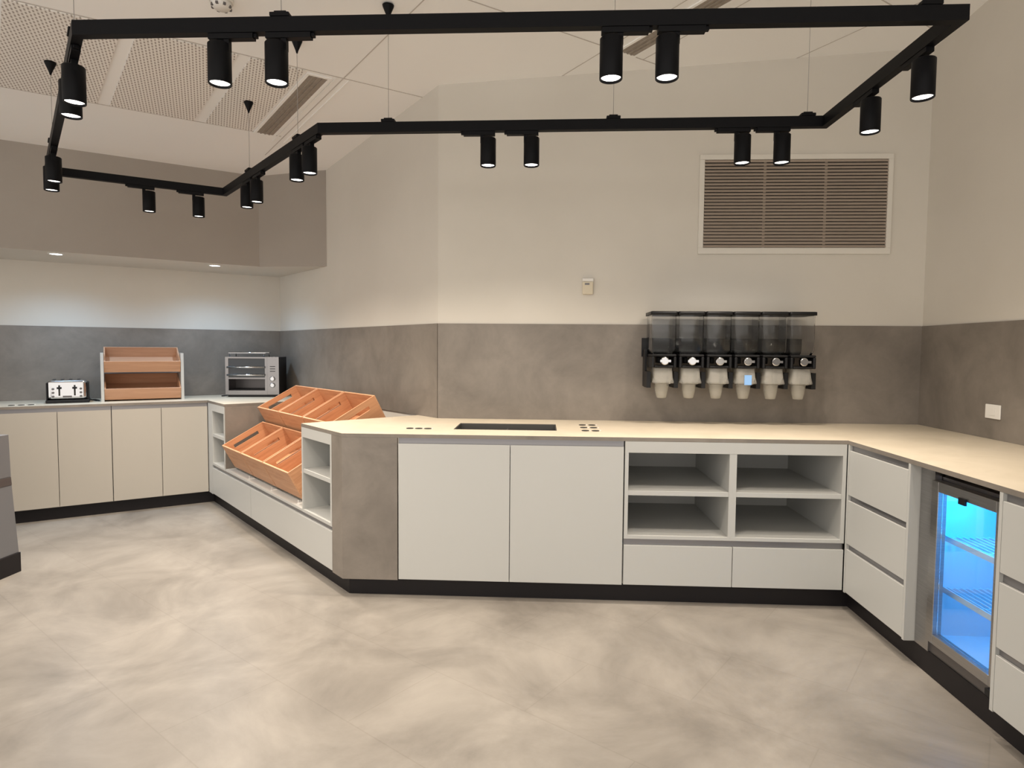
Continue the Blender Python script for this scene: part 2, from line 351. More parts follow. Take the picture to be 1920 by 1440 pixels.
# worktop power inserts
def insert_set(lab, m, spots):
    e = thing('worktop_outlet', lab, 'outlet', m, 'small dark inserts set into the worktops')
    for (x, y) in spots:
        bm = bmesh.new(); lathe(bm, [(0.021, 0.0005), (0.021, 0.003), (0.0165, 0.004)], 24, m=T(x, y, 0)); o = obj('insert', bm, 'dark', e)
        bm = bmesh.new(); box(bm, x+0.023, x+0.030, y-0.008, y+0.008, 0.0005, 0.005); obj('clip', bm, 'wfix', o)
insert_set('row of three small dark inserts in the back worktop, left of the sunken well', T(-0.706, 3.575, 0.9), [(-0.052, 0), (0, 0), (0.052, 0)])
insert_set('two-by-three grid of small dark inserts in the back worktop, right of the sunken well', T(0.276, 3.71, 0.9), [(x, y) for x in (-0.028, 0.03) for y in (-0.13, 0.01, 0.14)])
insert_set('small dark inserts near the front of the left worktop, left of the chrome toaster', FR_A @ T(-1.29, 0.13, 0.9), [(-0.06, 0), (0, 0), (0.06, 0)])

# ------------------------------------------------------------------ cabinets
DT = 0.018
def carcass(x0, x1, z0, z1, d, back=True, top=True, y0=0.0, t=0.018):
    r = [(x0, x0+t, y0, d, z0, z1), (x1-t, x1, y0, d, z0, z1), (x0+t, x1-t, y0, d, z0, z0+t)]
    if back: r.append((x0+t, x1-t, d-0.012, d, z0+t, z1))
    if top: r.append((x0+t, x1-t, y0, d-0.012, z1-t, z1))
    return r
def door_cabinet(lab, fr, x0, x1, n, matname, depth, doorlabs):
    w = x1-x0; e = thing('base_cabinet', lab, 'cabinet', fr @ T(x0, 0, 0), 'base cabinets with flat doors')
    bx = [q for q in carcass(0.001, w-0.001, 0.10, 0.879, depth, y0=DT+0.001, top=False)]
    B('body', matname, e, *bx)
    B('grip_rail', 'alu', e, (0.001, w-0.001, 0.012, DT, 0.846, 0.879), (0.001, w-0.001, 0.012, 0.03, 0.8385, 0.846))
    for k in range(n):
        a, b = w*k/n+0.0018, w*(k+1)/n-0.0018
        d = B('door', matname, e, (a, b, 0.0, DT, 0.105, 0.848 if False else 0.8375+0.012), bevel=0.001)
        # door top sits in front of the rail; keep it clear of the rail volume
        me = d.data
        for v in me.vertices:
            if v.co.z > 0.8 and v.co.y > 0.01: v.co.z = 0.836
    return e
door_cabinet('cream two-door base cabinet at the corner, under the tray stand', FR_A, -0.705, -0.003, 2, 'cream', 0.62, None)
door_cabinet('cream two-door base cabinet under the chrome toaster, beside the steel counter', FR_A, -1.415, -0.707, 2, 'cream', 0.62, None)
door_cabinet('cream two-door base cabinet behind the steel counter, at the left edge', FR_A, -2.125, -1.417, 2, 'cream', 0.62, None)
door_cabinet('wide white two-door base cabinet under the sunken well', FR_C, -0.772, 0.438, 2, 'white', 0.72, None)

# concrete-look corner panel between the angled run and the back run
bm = bmesh.new()
prism(bm, [tuple(v) for v in (bpt(0.131, 0.0), FBC, Vector((-0.776, FBC.y)), Vector((-0.776, FBC.y+0.02)), FBC+Vector((0.009, 0.02)), bpt(0.131, 0.02))], 0.10, 0.8795)
o = obj('corner_panel', bm, 'lam'); tag(o, 'tall concrete-look panel wrapping the corner below the back worktop', 'panel')

# white open shelf cabinet of the back run
def open_shelf(fr, x0, x1, lab, divs, zs, depth, mt='white', top_rail=0.06, z0=0.357, z1=0.879, side=0.020):
    w = x1-x0; e = thing('open_shelf_cabinet', lab, 'shelf unit', fr @ T(x0, 0, 0), 'open white shelf units under the worktops')
    body = [(0.001, side, 0, depth, z0, z1), (w-side, w-0.001, 0, depth, z0, z1), (side, w-side, 0, depth, z0, z0+0.018), (side, w-side, depth-0.012, depth, z0+0.018, z1), (side, w-side, 0.0, 0.018, z1-top_rail, z1), (side, w-side, 0.018, depth-0.012, z1-top_rail, z1-top_rail+0.016)]
    B('body', mt, e, *body)
    xs = [side]
    for dv in divs:
        B('divider', mt, e, (dv-0.019, dv+0.019, 0.001, depth-0.0125, z0+0.0185, z1-top_rail-0.0005)); xs += [dv-0.019, dv+0.019]
    xs.append(w-side)
    for k in range(0, len(xs), 2):
        for z in zs: B('shelf', mt, e, (xs[k]+0.0005, xs[k+1]-0.0005, 0.003, depth-0.013, z-0.012, z+0.012))
    return e
open_shelf(FR_C, 0.442, 1.590, 'wide white open shelf unit with four compartments in the back run', [0.566], [0.603], 0.74)
open_shelf(FR_B, -0.568, -0.133, 'small white open shelf unit right of the bread crates', [], [0.612], 0.42)
open_shelf(FR_B, -2.56, -2.187, 'small white open shelf unit left of the bread crates, at the room corner', [], [0.612], 0.60)
# laminate cheek on the left side of the crate bay
bm = bmesh.new(); box(bm, -2.186, -2.176, 0.004, 0.80, 0.358, 0.879); o = obj('bay_side_panel', bm, 'lam'); o.matrix_world = FR_B; tag(o, 'concrete-look side panel facing the bread crates from the left', 'panel')

def drawer_row(lab, fr, x0, x1, cuts, z0, z1, rail_top, depth, matname='white', group='low drawer cabinets under the open shelves'):
    w = x1-x0; e = thing('drawer_cabinet', lab, 'drawer cabinet', fr @ T(x0, 0, 0), group)
    B('body', matname, e, *carcass(0.001, w-0.001, 0.10, rail_top-0.001, depth, y0=DT+0.02))
    B('grip_rail', 'alu', e, (0.001, w-0.001, 0.014, 0.037, z1+0.001, rail_top-0.001))
    xs = [0]+list(cuts)+[w]
    for a, b in zip(xs, xs[1:]):
        B('drawer_front', matname, e, (a+0.0018, b-0.0018, 0, DT, z0+0.004, z1), bevel=0.001)
    return e
drawer_row('low white cabinet with two wide drawers under the four-compartment shelf unit', FR_C, 0.442, 1.590, [0.574], 0.103, 0.322, 0.356, 0.74)
drawer_row('long low white drawer cabinet under the bread crates, nearer end', FR_B, -1.552, -0.133, [], 0.103, 0.330, 0.356, 0.42)
drawer_row('low white drawer cabinet under the bread crates, end at the room corner', FR_B, -2.56, -1.554, [], 0.103, 0.330, 0.356, 0.60)
bm = bmesh.new(); box(bm, -2.6745, -2.562, 0.0005, 0.018, 0.10, 0.879); o = obj('filler_panel', bm, 'white'); o.matrix_world = FR_B; tag(o, 'narrow white filler strip in the inner room corner', 'panel')
# bay base board (ledge) with concrete top
bm = bmesh.new(); box(bm, -2.175, -0.570, 0.0, 0.80, 0.357, 0.374); o = obj('bay_shelf', bm, 'white', bevel=0.001); o.matrix_world = FR_B; tag(o, 'long white ledge under the bread crates', 'shelf')

# right-hand drawer towers
def drawer_tower(lab, x0, x1, rows):
    w = x1-x0; e = thing('drawer_cabinet', lab, 'drawer cabinet', FR_D @ T(x0, 0, 0), 'three-drawer cabinets in the right run')
    B('body', 'white', e, *carcass(0.001, w-0.001, 0.10, 0.879, 0.70, y0=0.05), (0.0, 0.016, 0, 0.05, 0.10, 0.879), (w-0.016, w, 0, 0.05, 0.10, 0.879))
    prev = 0.879
    for (z0, z1) in rows:
        B('grip_rail', 'alu', e, (0.0165, w-0.0165, 0.014, 0.045, z1-0.002, prev-0.002), )
        B('drawer_front', 'white', e, (0.0175, w-0.0175, 0, 0.0135, z0, z1), bevel=0.001); prev = z0
    return e
drawer_tower('white three-drawer cabinet left of the blue-lit fridge', 0.0035, 0.560, [(0.619, 0.850), (0.363, 0.590), (0.106, 0.334)])
drawer_tower('white three-drawer cabinet right of the blue-lit fridge, at the photo edge', 1.090, 1.69, [(0.600, 0.850), (0.335, 0.565), (0.106, 0.307)])

# ------------------------------------------------------------------ fridge
e = thing('bottle_fridge', 'undercounter fridge with a glass door, glowing blue inside', 'fridge', FR_D @ T(0.585, 0.0, 0.0))
fw = 0.495
B('body', 'dsteel', e, (0, 0.02, 0.075, 0.60, 0.10, 0.845), (fw-0.02, fw, 0.075, 0.60, 0.10, 0.845), (0.02, fw-0.02, 0.075, 0.60, 0.10, 0.145), (0.02, fw-0.02, 0.075, 0.60, 0.815, 0.845), (0.02, fw-0.02, 0.58, 0.60, 0.145, 0.815))
B('lining', 'fridgein', e, (0.021, 0.024, 0.076, 0.579, 0.146, 0.814), (fw-0.024, fw-0.021, 0.076, 0.579, 0.146, 0.814), (0.024, fw-0.024, 0.576, 0.579, 0.146, 0.814), (0.024, fw-0.024, 0.076, 0.576, 0.146, 0.149), (0.024, fw-0.024, 0.076, 0.576, 0.811, 0.814))
for z in (0.36, 0.58):
    bm = bmesh.new()
    for k in range(17): y = 0.12+k*0.027; box(bm, 0.026, fw-0.026, y-0.0018, y+0.0018, z-0.0018, z+0.0018)
    for x in (0.03, fw/2, fw-0.03): box(bm, x-0.003, x+0.003, 0.115, 0.56, z-0.006, z-0.0018)
    box(bm, 0.026, fw-0.026, 0.112, 0.116, z-0.012, z+0.012)
    obj('wire_shelf', bm, 'fridgein', e)
B('led_strip', 'blueled', e, (0.06, fw-0.06, 0.09, 0.105, 0.799, 0.809))
dr = B('door_frame', 'steel', e, (0.075, 0.120, 0.030, 0.070, 0.155, 0.832), (fw-0.045, fw-0.005, 0.030, 0.070, 0.155, 0.832), (0.120, fw-0.045, 0.030, 0.070, 0.155, 0.195), (0.120, fw-0.045, 0.030, 0.070, 0.79, 0.832), bevel=0.002)
B('glass', 'glass', dr, (0.1205, fw-0.0455, 0.048, 0.054, 0.1955, 0.7895))
B('lock', 'blackp', dr, (0.255, 0.295, 0.022, 0.0295, 0.775, 0.80))
B('side_filler', 'steel', e, (-0.022, 0.072, 0.045, 0.072, 0.10, 0.872))
B('foot_grille', 'dsteel', e, (0, fw, 0.055, 0.07, 0.02, 0.148))
bm = bmesh.new()
for x in (0.09, fw-0.03): lathe(bm, [(0.014, 0.0), (0.014, 0.012), (0.008, 0.014), (0.008, 0.13)], 16, m=T(x, 0.085, 0.0))
obj('foot', bm, 'blackp', e)
B('hinge', 'blackp', e, (fw-0.045, fw-0.004, 0.020, 0.0295, 0.125, 0.150), (fw-0.045, fw-0.004, 0.0295, 0.075, 0.125, 0.150))
for (lx, ly, lz, sx, sy, en, ra) in ((fw/2, 0.14, 0.795, 0.38, 0.06, 3.0, 0), ):
    l = bpy.data.lights.new('fridge_led', 'AREA'); l.shape = 'RECTANGLE'; l.size = sx; l.size_y = sy; l.energy = en; l.color = (0.015, 0.41, 1.0)
    lo = bpy.data.objects.new('fridge_light', l); COL.objects.link(lo); lo.parent = e; lo.location = (lx, ly, lz); lo.rotation_euler = (math.radians(18), 0, 0)

# ------------------------------------------------------------------ bread crates
CW, CD, CH, CT = 0.466, 0.366, 0.205, 0.011
def make_crate(lab):
    e = thing('bread_crate', lab, 'crate', Matrix.Identity(4), 'slatted wooden crates tilted on the white rack')
    B('base', 'woody', e, *[(CT+k*(CW-2*CT)/6+0.004, CT+(k+1)*(CW-2*CT)/6-0.004, CT, CD-CT, 0.0, 0.008) for k in range(6)])
    B('front_panel', 'woodx', e, (0, CW, 0, CT, 0, CH), bevel=0.001)
    B('back_panel', 'woodx', e, (0, CW, CD-CT, CD, 0, CH), bevel=0.001)
    for x in (0, CW-CT):
        y0, y1, z0, z1 = 0.075, CD-0.075, CH-0.070, CH-0.042
        B('side_panel', 'woody', e, (x, x+CT, CT, CD-CT, 0, z0), (x, x+CT, CT, CD-CT, z1, CH), (x, x+CT, CT, y0, z0, z1), (x, x+CT, y1, CD-CT, z0, z1))
    return e
tilt = math.radians(28)
crates = [('lower row, leftmost, against the grey side panel', 0, 0), ('lower row, in the middle', 1, 0), ('lower row, rightmost, half hidden by the shelf unit', 2, 0),
          ('upper row, leftmost', 0, 1), ('upper row, in the middle', 1, 1), ('upper row, rightmost, its slotted outer side showing', 2, 1)]
first = None
for txt, col, row in crates:
    lab = 'wooden bread crate, '+txt
    if first is None: first = make_crate(lab); o = first
    else: o = copy_tree(first); o['label'] = lab
    oy, oz = ((0.056, 0.396), (0.336, 0.688))[row]
    o.matrix_world = FR_B @ T(-2.122+col*0.479, oy, oz) @ RX(tilt)
# rack carrying the crates
for row, (oy, oz, lab) in enumerate(((0.056, 0.396, 'low white rack with small lips under the lower row of wooden crates'), (0.336, 0.688, 'tall white rack carrying the upper row of wooden crates'))):
    e = thing('crate_rack', lab, 'rack', FR_B @ T(-1.4, 0, 0.3745)); D_ = T(1.4, 0, -0.3745)
    m_ = D_ @ T(0, oy, oz) @ RX(tilt); bm = bmesh.new(); box(bm, -2.122, -0.698, 0.03, 0.33, -0.006, -0.0015, m_); obj('tray', bm, 'wfix', e)
    if row == 0:
        for x in (-1.6495, -1.1705, -0.692):
            bm = bmesh.new(); box(bm, x-0.016, x+0.016, 0.022, 0.060, 0.3745, 0.379, D_); box(bm, x-0.002, x+0.002, 0.022, 0.026, 0.379, 0.400, D_)
            obj('lip', bm, 'wfix', e)
    for x in (-2.10, -1.4, -0.73):
        bm = bmesh.new()
        if row == 0: box(bm, x, x+0.02, 0.09, 0.105, 0.3745, 0.403, D_); box(bm, x, x+0.02, 0.25, 0.265, 0.3745, 0.488, D_)
        else: box(bm, x, x+0.02, 0.40, 0.415, 0.3745, 0.712, D_); box(bm, x, x+0.02, 0.60, 0.615, 0.3745, 0.815, D_)
        obj('leg', bm, 'wfix', e)

# ------------------------------------------------------------------ tray stand on the left worktop
e = thing('tray_stand', 'white-sided display stand holding two tilted wooden trays', 'display stand', FR_A @ T(-0.772, 0.21, 0.9001))
SW, SDp = 0.612, 0.30
for x in (0, SW-0.022):
    bm = bmesh.new(); z0, z1 = 0.335, 0.375
    for q in ((x, x+0.022, 0, SDp, 0, z0), (x, x+0.022, 0, SDp, z1, 0.405), (x, x+0.022, 0, 0.16, z0, z1), (x, x+0.022, 0.25, SDp, z0, z1)): box(bm, *q)
    obj('side_panel', bm, 'white', e)
B('cross_bar', 'white', e, (0.022, SW-0.022, 0.27, 0.285, 0.02, 0.06))
t2 = math.radians(24)
for lab, oz, oy in (('upper oak tray in the white display stand, open and brightly lit', 0.242, -0.012), ('lower oak tray in the white display stand, dark inside', 0.012, -0.012)):
    t_ = thing('wooden_tray', lab, 'tray', FR_A @ T(-0.772+0.024, 0.21+oy+0.04, 0.9001+oz) @ RX(t2), 'oak trays of the display stand')
    w_ = SW-0.048; d_, h_ = 0.30, 0.10
    B('base', 'dwood', t_, (0.01, w_-0.01, 0.01, d_-0.01, 0, 0.008))
    B('front_panel', 'dwood', t_, (0, w_, 0, 0.01, 0, h_)); B('back_panel', 'dwood', t_, (0, w_, d_-0.01, d_, 0, h_))
    for x in (0, w_-0.01): B('side_panel', 'dwood', t_, (x, x+0.01, 0.01, d_-0.01, 0, h_))

# ------------------------------------------------------------------ toaster
e = thing('toaster', 'small chrome four-slice toaster with a black base', 'toaster', FR_A @ T(-1.135, 0.20, 0.9001))
TW, TD, TH = 0.275, 0.25, 0.185
B('base', 'blackp', e, (-0.008, TW+0.008, -0.006, TD+0.006, 0.003, 0.026), bevel=0.004)
bm = bmesh.new(); box(bm, 0.008, TW-0.008, 0, TD, 0.0265, TH)
obj('shell', bm, 'chrome', e, bevel=0.025, seg=5)
B('end_cap', 'blackp', e, (-0.004, 0.0075, 0.012, TD-0.012, 0.0265, TH-0.02), bevel=0.005); B('end_cap', 'blackp', e, (TW-0.0075, TW+0.004, 0.012, TD-0.012, 0.0265, TH-0.02), bevel=0.005)
for x in (0.045, 0.10, 0.155, 0.21): B('bread_slot', 'dark', e, (x-0.011, x+0.011, 0.035, TD-0.035, TH-0.002, TH+0.001))
for x in (0.083, 0.185):
    B('lever_slot', 'dark', e, (x-0.006, x+0.006, -0.001, 0.002, 0.06, 0.145)); B('lever', 'blackp', e, (x-0.016, x+0.016, -0.016, -0.0015, 0.115, 0.13), bevel=0.002)
for x in (0.042, 0.226):
    for z in (0.055, 0.085, 0.115): 
        bm = bmesh.new(); lathe(bm, [(0.009, 0), (0.009, 0.006), (0.007, 0.008)], 18, m=T(x, -0.0005, z) @ RX(math.pi/2)); obj('button', bm, 'dsteel', e)
bm = bmesh.new(); box(bm, 0.105, 0.165, -0.003, -0.0005, 0.045, 0.06); obj('badge', bm, 'dsteel', e)
bm = bmesh.new(); tube(bm, [(TW+0.006, 0.20, 0.012), (TW+0.035, 0.16, 0.008), (TW+0.05, 0.10, 0.006), (TW+0.075, 0.085, 0.006), (TW+0.07, 0.14, 0.006), (TW+0.05, 0.20, 0.008), (TW+0.03, 0.255, 0.006)], 0.0045)
obj('cord', bm, 'blackp', e)

# ------------------------------------------------------------------ steel oven in the corner
OV = frame(Vector((-2.915, 5.66)), (math.cos(0.16), math.sin(0.16)), 0.9001)
e = thing('countertop_oven', 'stainless steel countertop oven with a black right side, in the room corner', 'oven', OV)
OW, OD, OH = 0.475, 0.27, 0.372
B('feet', 'blackp', e, (0.02, OW-0.02, 0.01, OD-0.02, 0.0, 0.022))
B('shell', 'dsteel', e, (0, OW, 0.012, OD, 0.022, 0.04), (0, OW, 0.012, OD, OH-0.014, OH), (0, 0.012, 0.012, OD, 0.04, OH-0.014), (0.012, OW, OD-0.012, OD, 0.04, OH-0.014), (0.375, OW-0.004, 0.012, OD-0.012, 0.04, OH-0.014))
B('side_cover', 'blackp', e, (OW+0.0005, OW+0.006, 0.012, OD, 0.022, OH))
B('control_panel', 'ovsteel', e, (0.372, OW+0.002, 0.0, 0.0115, 0.022, OH), bevel=0.001)
fr_ = B('door_frame', 'ovsteel', e, (0, 0.028, 0, 0.0115, 0.022, OH), (0.352, 0.3715, 0, 0.0115, 0.022, OH), (0.028, 0.352, 0, 0.0115, 0.022, 0.062), (0.028, 0.352, 0, 0.0115, OH-0.014, OH), (0.028, 0.352, 0, 0.0115, 0.168, 0.182))
B('window', 'darkglass', fr_, (0.0285, 0.3515, 0.005, 0.009, 0.1825, OH-0.0145))
for z in (0.205, 0.277):
    bm = bmesh.new(); tube(bm, [(0.022, -0.026, z), (0.352, -0.026, z)], 0.009, 12); box(bm, 0.03, 0.042, -0.026, -0.0005, z-0.005, z+0.005); box(bm, 0.33, 0.342, -0.026, -0.0005, z-0.005, z+0.005); obj('handle', bm, 'chrome', fr_)
B('crumb_tray', 'blackp', e, (0.03, 0.35, 0.03, OD-0.02, 0.064, 0.07))
for z in (0.11, 0.17):
    bm = bmesh.new(); lathe(bm, [(0.022, 0), (0.022, 0.012), (0.016, 0.016)], 24, m=T(0.42, -0.0005, z) @ RX(math.pi/2)); obj('knob', bm, 'chrome', e)
bm = bmesh.new()
for z in (0.24, 0.262, 0.284): box(bm, 0.398, 0.444, -0.002, -0.0003, z-0.003, z+0.003)
obj('button_strip', bm, 'blackp', e)
bm = bmesh.new(); tube(bm, [(0.03, 0.04, OH+0.001), (0.03, 0.04, OH+0.04), (0.335, 0.04, OH+0.04), (0.335, 0.04, OH+0.001)], 0.005, 8)
tube(bm, [(0.03, 0.22, OH+0.001), (0.03, 0.22, OH+0.04), (0.335, 0.22, OH+0.04), (0.335, 0.22, OH+0.001)], 0.005, 8)
box(bm, 0.02, 0.35, 0.035, 0.225, OH+0.034, OH+0.038); obj('warming_rack', bm, 'chrome', e)
bm = bmesh.new(); tube(bm, [(-0.0005, 0.10, 0.02), (-0.03, 0.06, 0.008), (-0.06, 0.08, 0.006), (-0.05, 0.14, 0.006), (-0.02, 0.2, 0.006)], 0.005); obj('cord', bm, 'blackp', e)

# ------------------------------------------------------------------ cereal dispensers
DX0, DXs, DYF = 0.672, 0.166, 3.85
WYL = 4.1413-0.008
B_ = thing('dispenser_bracket', 'long black wall bracket carrying the six cereal dispensers', 'bracket', T(DX0, WYL, 1.13))
x1_ = 6*DXs-0.01
B('back_plate', 'blackp', B_, (-0.03, x1_, -0.012, -0.0005, 0.19, 0.31))
for k in range(7):
    x = -0.015+k*DXs
    B('arm', 'blackp', B_, (x-0.007, x+0.007, -0.09, -0.0125, 0.0, 0.235), (x-0.013, x+0.013, -0.215, -0.0905, 0.0, 0.10), bevel=0.001)
def rrect(w, d, r, n=4):
    pts = []
    for cx, cy, a0 in ((w/2-r, -d/2+r, -90), (w/2-r, d/2-r, 0), (-w/2+r, d/2-r, 90), (-w/2+r, -d/2+r, 180)):
        for i in range(n+1):
            a = math.radians(a0+90*i/n); pts.append((cx+r*math.cos(a), cy+r*math.sin(a)))
    return pts
def loft(bm, secs, cap0=False, cap1=False):
    rs = [[bm.verts.new((x, y+oy, z)) for x, y in rrect(w, d, r)] for (w, d, r, oy, z) in secs]
    n = len(rs[0])
    for a, b in zip(rs, rs[1:]):
        for i in range(n): bm.faces.new((a[i], a[(i+1) % n], b[(i+1) % n], b[i])).smooth = True
    if cap0: bm.faces.new(rs[0][::-1])
    if cap1: bm.faces.new(rs[-1])
def make_dispenser():
    e = thing('cereal_dispenser', '', 'cereal dispenser', Matrix.Identity(4), 'clear cereal dispensers on the back wall')
    # origin: back top centre at wall side, z=0 is the lid top
    bm = bmesh.new(); loft(bm, [(0.163, 0.215, 0.012, -0.14, -0.022), (0.163, 0.215, 0.012, -0.14, -0.002), (0.15, 0.20, 0.012, -0.14, 0.0)], True, True); obj('lid', bm, 'blackp', e)
    t = 0.003
    bm = bmesh.new(); loft(bm, [(0.150, 0.20, 0.015, -0.14, -0.0225), (0.150, 0.20, 0.015, -0.14, -0.235), (0.12, 0.15, 0.02, -0.15, -0.275),
                                (0.12-2*t, 0.15-2*t, 0.018, -0.15, -0.275), (0.15-2*t, 0.20-2*t, 0.013, -0.14, -0.233), (0.15-2*t, 0.20-2*t, 0.013, -0.14, -0.0225)]); 
    obj('canister', bm, 'acryl', e)
    # portion wheel housing: black ring frame with chrome knob
    bm = bmesh.new()
    box(bm, -0.075, 0.075, -0.262, -0.10, -0.276, -0.262); box(bm, -0.075, -0.058, -0.262, -0.10, -0.345, -0.276); box(bm, 0.058, 0.075, -0.262, -0.10, -0.345, -0.276); box(bm, -0.058, 0.058, -0.262, -0.10, -0.345, -0.330)
    box(bm, -0.012, 0.012, -0.10, -0.02, -0.32, -0.28)
    obj('wheel_housing', bm, 'blackp', e, bevel=0.006, seg=3)
    bm = bmesh.new(); lathe(bm, [(0.026, 0.0), (0.026, 0.02), (0.020, 0.024)], 28, m=T(0.004, -0.245, -0.303) @ RX(math.pi/2)); box(bm, -0.028, 0.036, -0.286, -0.268, -0.310, -0.296)
    obj('portion_knob', bm, 'chrome', e)
    bm = bmesh.new(); loft(bm, [(0.112, 0.13, 0.02, -0.18, -0.346), (0.116, 0.13, 0.02, -0.19, -0.40), (0.130, 0.14, 0.02, -0.19, -0.432), (0.130, 0.14, 0.02, -0.19, -0.438), (0.09, 0.10, 0.02, -0.19, -0.445),
                                (0.086, 0.096, 0.018, -0.19, -0.443), (0.110, 0.122, 0.018, -0.19, -0.40), (0.106, 0.122, 0.018, -0.18, -0.346)]); obj('chute', bm, 'frost', e)
    bm = bmesh.new(); lathe(bm, [(0.044, 0.0), (0.041, -0.035), (0.036, -0.06), (0.030, -0.085), (0.026, -0.088), (0.028, -0.084), (0.033, -0.06), (0.038, -0.035), (0.041, 0.0)], 28, m=T(0, -0.19, -0.446), caps=False); obj('spout', bm, 'frost', e)
    return e
dl = ['leftmost, next to the small thermostat side', 'second from the left', 'third from the left', 'fourth from the left, with a small blue tag', 'second from the right', 'rightmost, below the louvred vent']
dl[0] = 'leftmost of the six'
proto = make_dispenser()
for k in range(6):
    o = proto if k == 0 else copy_tree(proto)
    o.matrix_world = T(DX0+0.068+k*DXs, WYL, 1.60)
    o['label'] = 'clear cereal dispenser with a black lid, '+dl[k]
    if k == 3:
        M['bluetag'] = mat('blue_tag_paper', (0.22, 0.42, 0.75), 0.5)
        B('tag', 'bluetag', o, (-0.015, 0.028, -0.2625, -0.2605, -0.445, -0.385))

# ------------------------------------------------------------------ louvred wall vent
e = thing('louvred_vent', 'large brown louvred vent with a cream frame high on the back wall', 'vent', T(1.02, 4.1413, 2.02))
VW, VH = 1.137, 0.553
bm = bmesh.new(); f_ = 0.032
for q in ((-f_, VW+f_, -0.014, -0.0005, -f_-0.008, 0), (-f_, VW+f_, -0.014, -0.0005, VH, VH+f_), (-f_, 0, -0.014, -0.0005, 0, VH), (VW, VW+f_, -0.014, -0.0005, 0, VH)): box(bm, *q)
obj('frame', bm, 'vframe', e, bevel=0.002)
B('backing', 'dark', e, (0, VW, -0.003, -0.0005, 0, VH))
bm = bmesh.new(); n = 27
for k in range(n):
    z = (k+0.5)*VH/n; box(bm, 0.001, VW-0.001, -0.010, 0.010, -0.0013, 0.0013, T(0, -0.0125, z) @ RX(math.radians(52)))
obj('slats', bm, 'vent', e)
B('mullion', 'vent', e, (VW/3-0.008, VW/3+0.008, -0.006, -0.0035, 0, VH)); B('mullion', 'vent', e, (2*VW/3-0.008, 2*VW/3+0.008, -0.006, -0.0035, 0, VH))

# thermostat and wall socket
e = thing('thermostat', 'small cream thermostat on the back wall left of the dispensers', 'thermostat', T(0.289, 4.1413, 1.772))
B('case', 'beigefix', e, (-0.034, 0.034, -0.022, -0.0005, -0.052, 0.030), bevel=0.004); B('top_cover', 'wfix', e, (-0.036, 0.036, -0.020, -0.0005, 0.0305, 0.052), bevel=0.003)
B('display', 'dsteel', e, (-0.020, 0.010, -0.0235, -0.0225, 0.008, 0.020))
e = thing('wall_socket', 'square white socket plate on the right splashback', 'socket', frame((2.4137-0.008, 3.463), (0, -1), 1.048))
B('plate', 'wfix', e, (-0.056, 0.056, -0.008, -0.0005, -0.038, 0.038), bevel=0.003)
B('rocker', 'wfix', e, (-0.02, 0.02, -0.0105, -0.0085, -0.02, 0.02))

# ------------------------------------------------------------------ steel counter at the left edge
e = thing('steel_counter', 'stainless steel counter end with a dark base, cut by the left edge', 'counter', T(-3.13, 3.59, 0))
def slab(bm, xr0, xr1, z0, z1, yb=0.0, yf=-1.1, w=0.8):
    vs = [(-w, yf, z0), (xr0, yf, z0), (xr0, yb, z0), (-w, yb, z0), (-w, yf, z1), (xr1, yf, z1), (xr1, yb, z1), (-w, yb, z1)]
    V = [bm.verts.new(v) for v in vs]
    for f in faces_of(V): bm.faces.new([V[i] for i in f])
bm = bmesh.new(); slab(bm, 0.0, 0.0, 0.0, 0.118); obj('base', bm, 'plinth', e, bevel=0.002)
bm = bmesh.new(); slab(bm, -0.008, -0.038, 0.1185, 0.525, yb=-0.004); obj('body', bm, 'csteel', e, bevel=0.002)
bm = bmesh.new(); slab(bm, -0.036, -0.040, 0.5255, 0.575, yb=-0.004); obj('ledge', bm, 'dsteel', e, bevel=0.002)
bm = bmesh.new(); slab(bm, -0.040, -0.046, 0.5755, 0.83, yb=-0.004); obj('top_unit', bm, 'csteel', e, bevel=0.003)

# ------------------------------------------------------------------ suspended track and spotlights
TR = [Vector(p) for p in ((1.40, 2.262), (1.39, 3.268), (-1.17, 3.30), (-2.35, 4.60), (-3.23, 4.02), (-1.69, 2.262))]
TZ = 2.5
e = thing('lighting_track', 'black six-sided lighting track hung from the ceiling on thin wires', 'lighting track', T(0, 2.9, TZ))
inv = T(0, -2.9, -TZ)
hw, hh = 0.0175, 0.026
n = len(TR)
def offs(i, s):      # mitred corner
    p, q, r = TR[i-1], TR[i], TR[(i+1) % n]
    d1 = (q-p).normalized(); d2 = (r-q).normalized(); n1 = Vector((-d1.y, d1.x)); n2 = Vector((-d2.y, d2.x))
    b = (n1+n2).normalized(); return q+b*(s/b.dot(n1))
for i in range(n):
    j = (i+1) % n; bm = bmesh.new()
    pts = [offs(i, -hw), offs(j, -hw), offs(j, hw), offs(i, hw)]
    ar = sum(pts[k].x*pts[(k+1) % 4].y-pts[(k+1) % 4].x*pts[k].y for k in range(4))
    if ar < 0: pts = pts[::-1]
    prism(bm, [tuple(v) for v in pts], TZ-hh, TZ+hh); bm.transform(inv); obj('rail', bm, 'black', e)
def on_seg(i, p):
    a, b = TR[i], TR[(i+1) % n]; d = (b-a).normalized(); t = (Vector(p)-a).dot(d); return a+d*t, d
SUSP = [(5, (-0.939, 2.26)), (5, (1.295, 2.26)), (1, (-0.809, 3.28)), (1, (0.346, 3.27)), (1, (1.304, 3.26)), (2, (-1.978, 4.15)), (2, (-1.358, 3.55)), (4, (-2.80, 3.57)), (4, (-1.76, 2.36))]
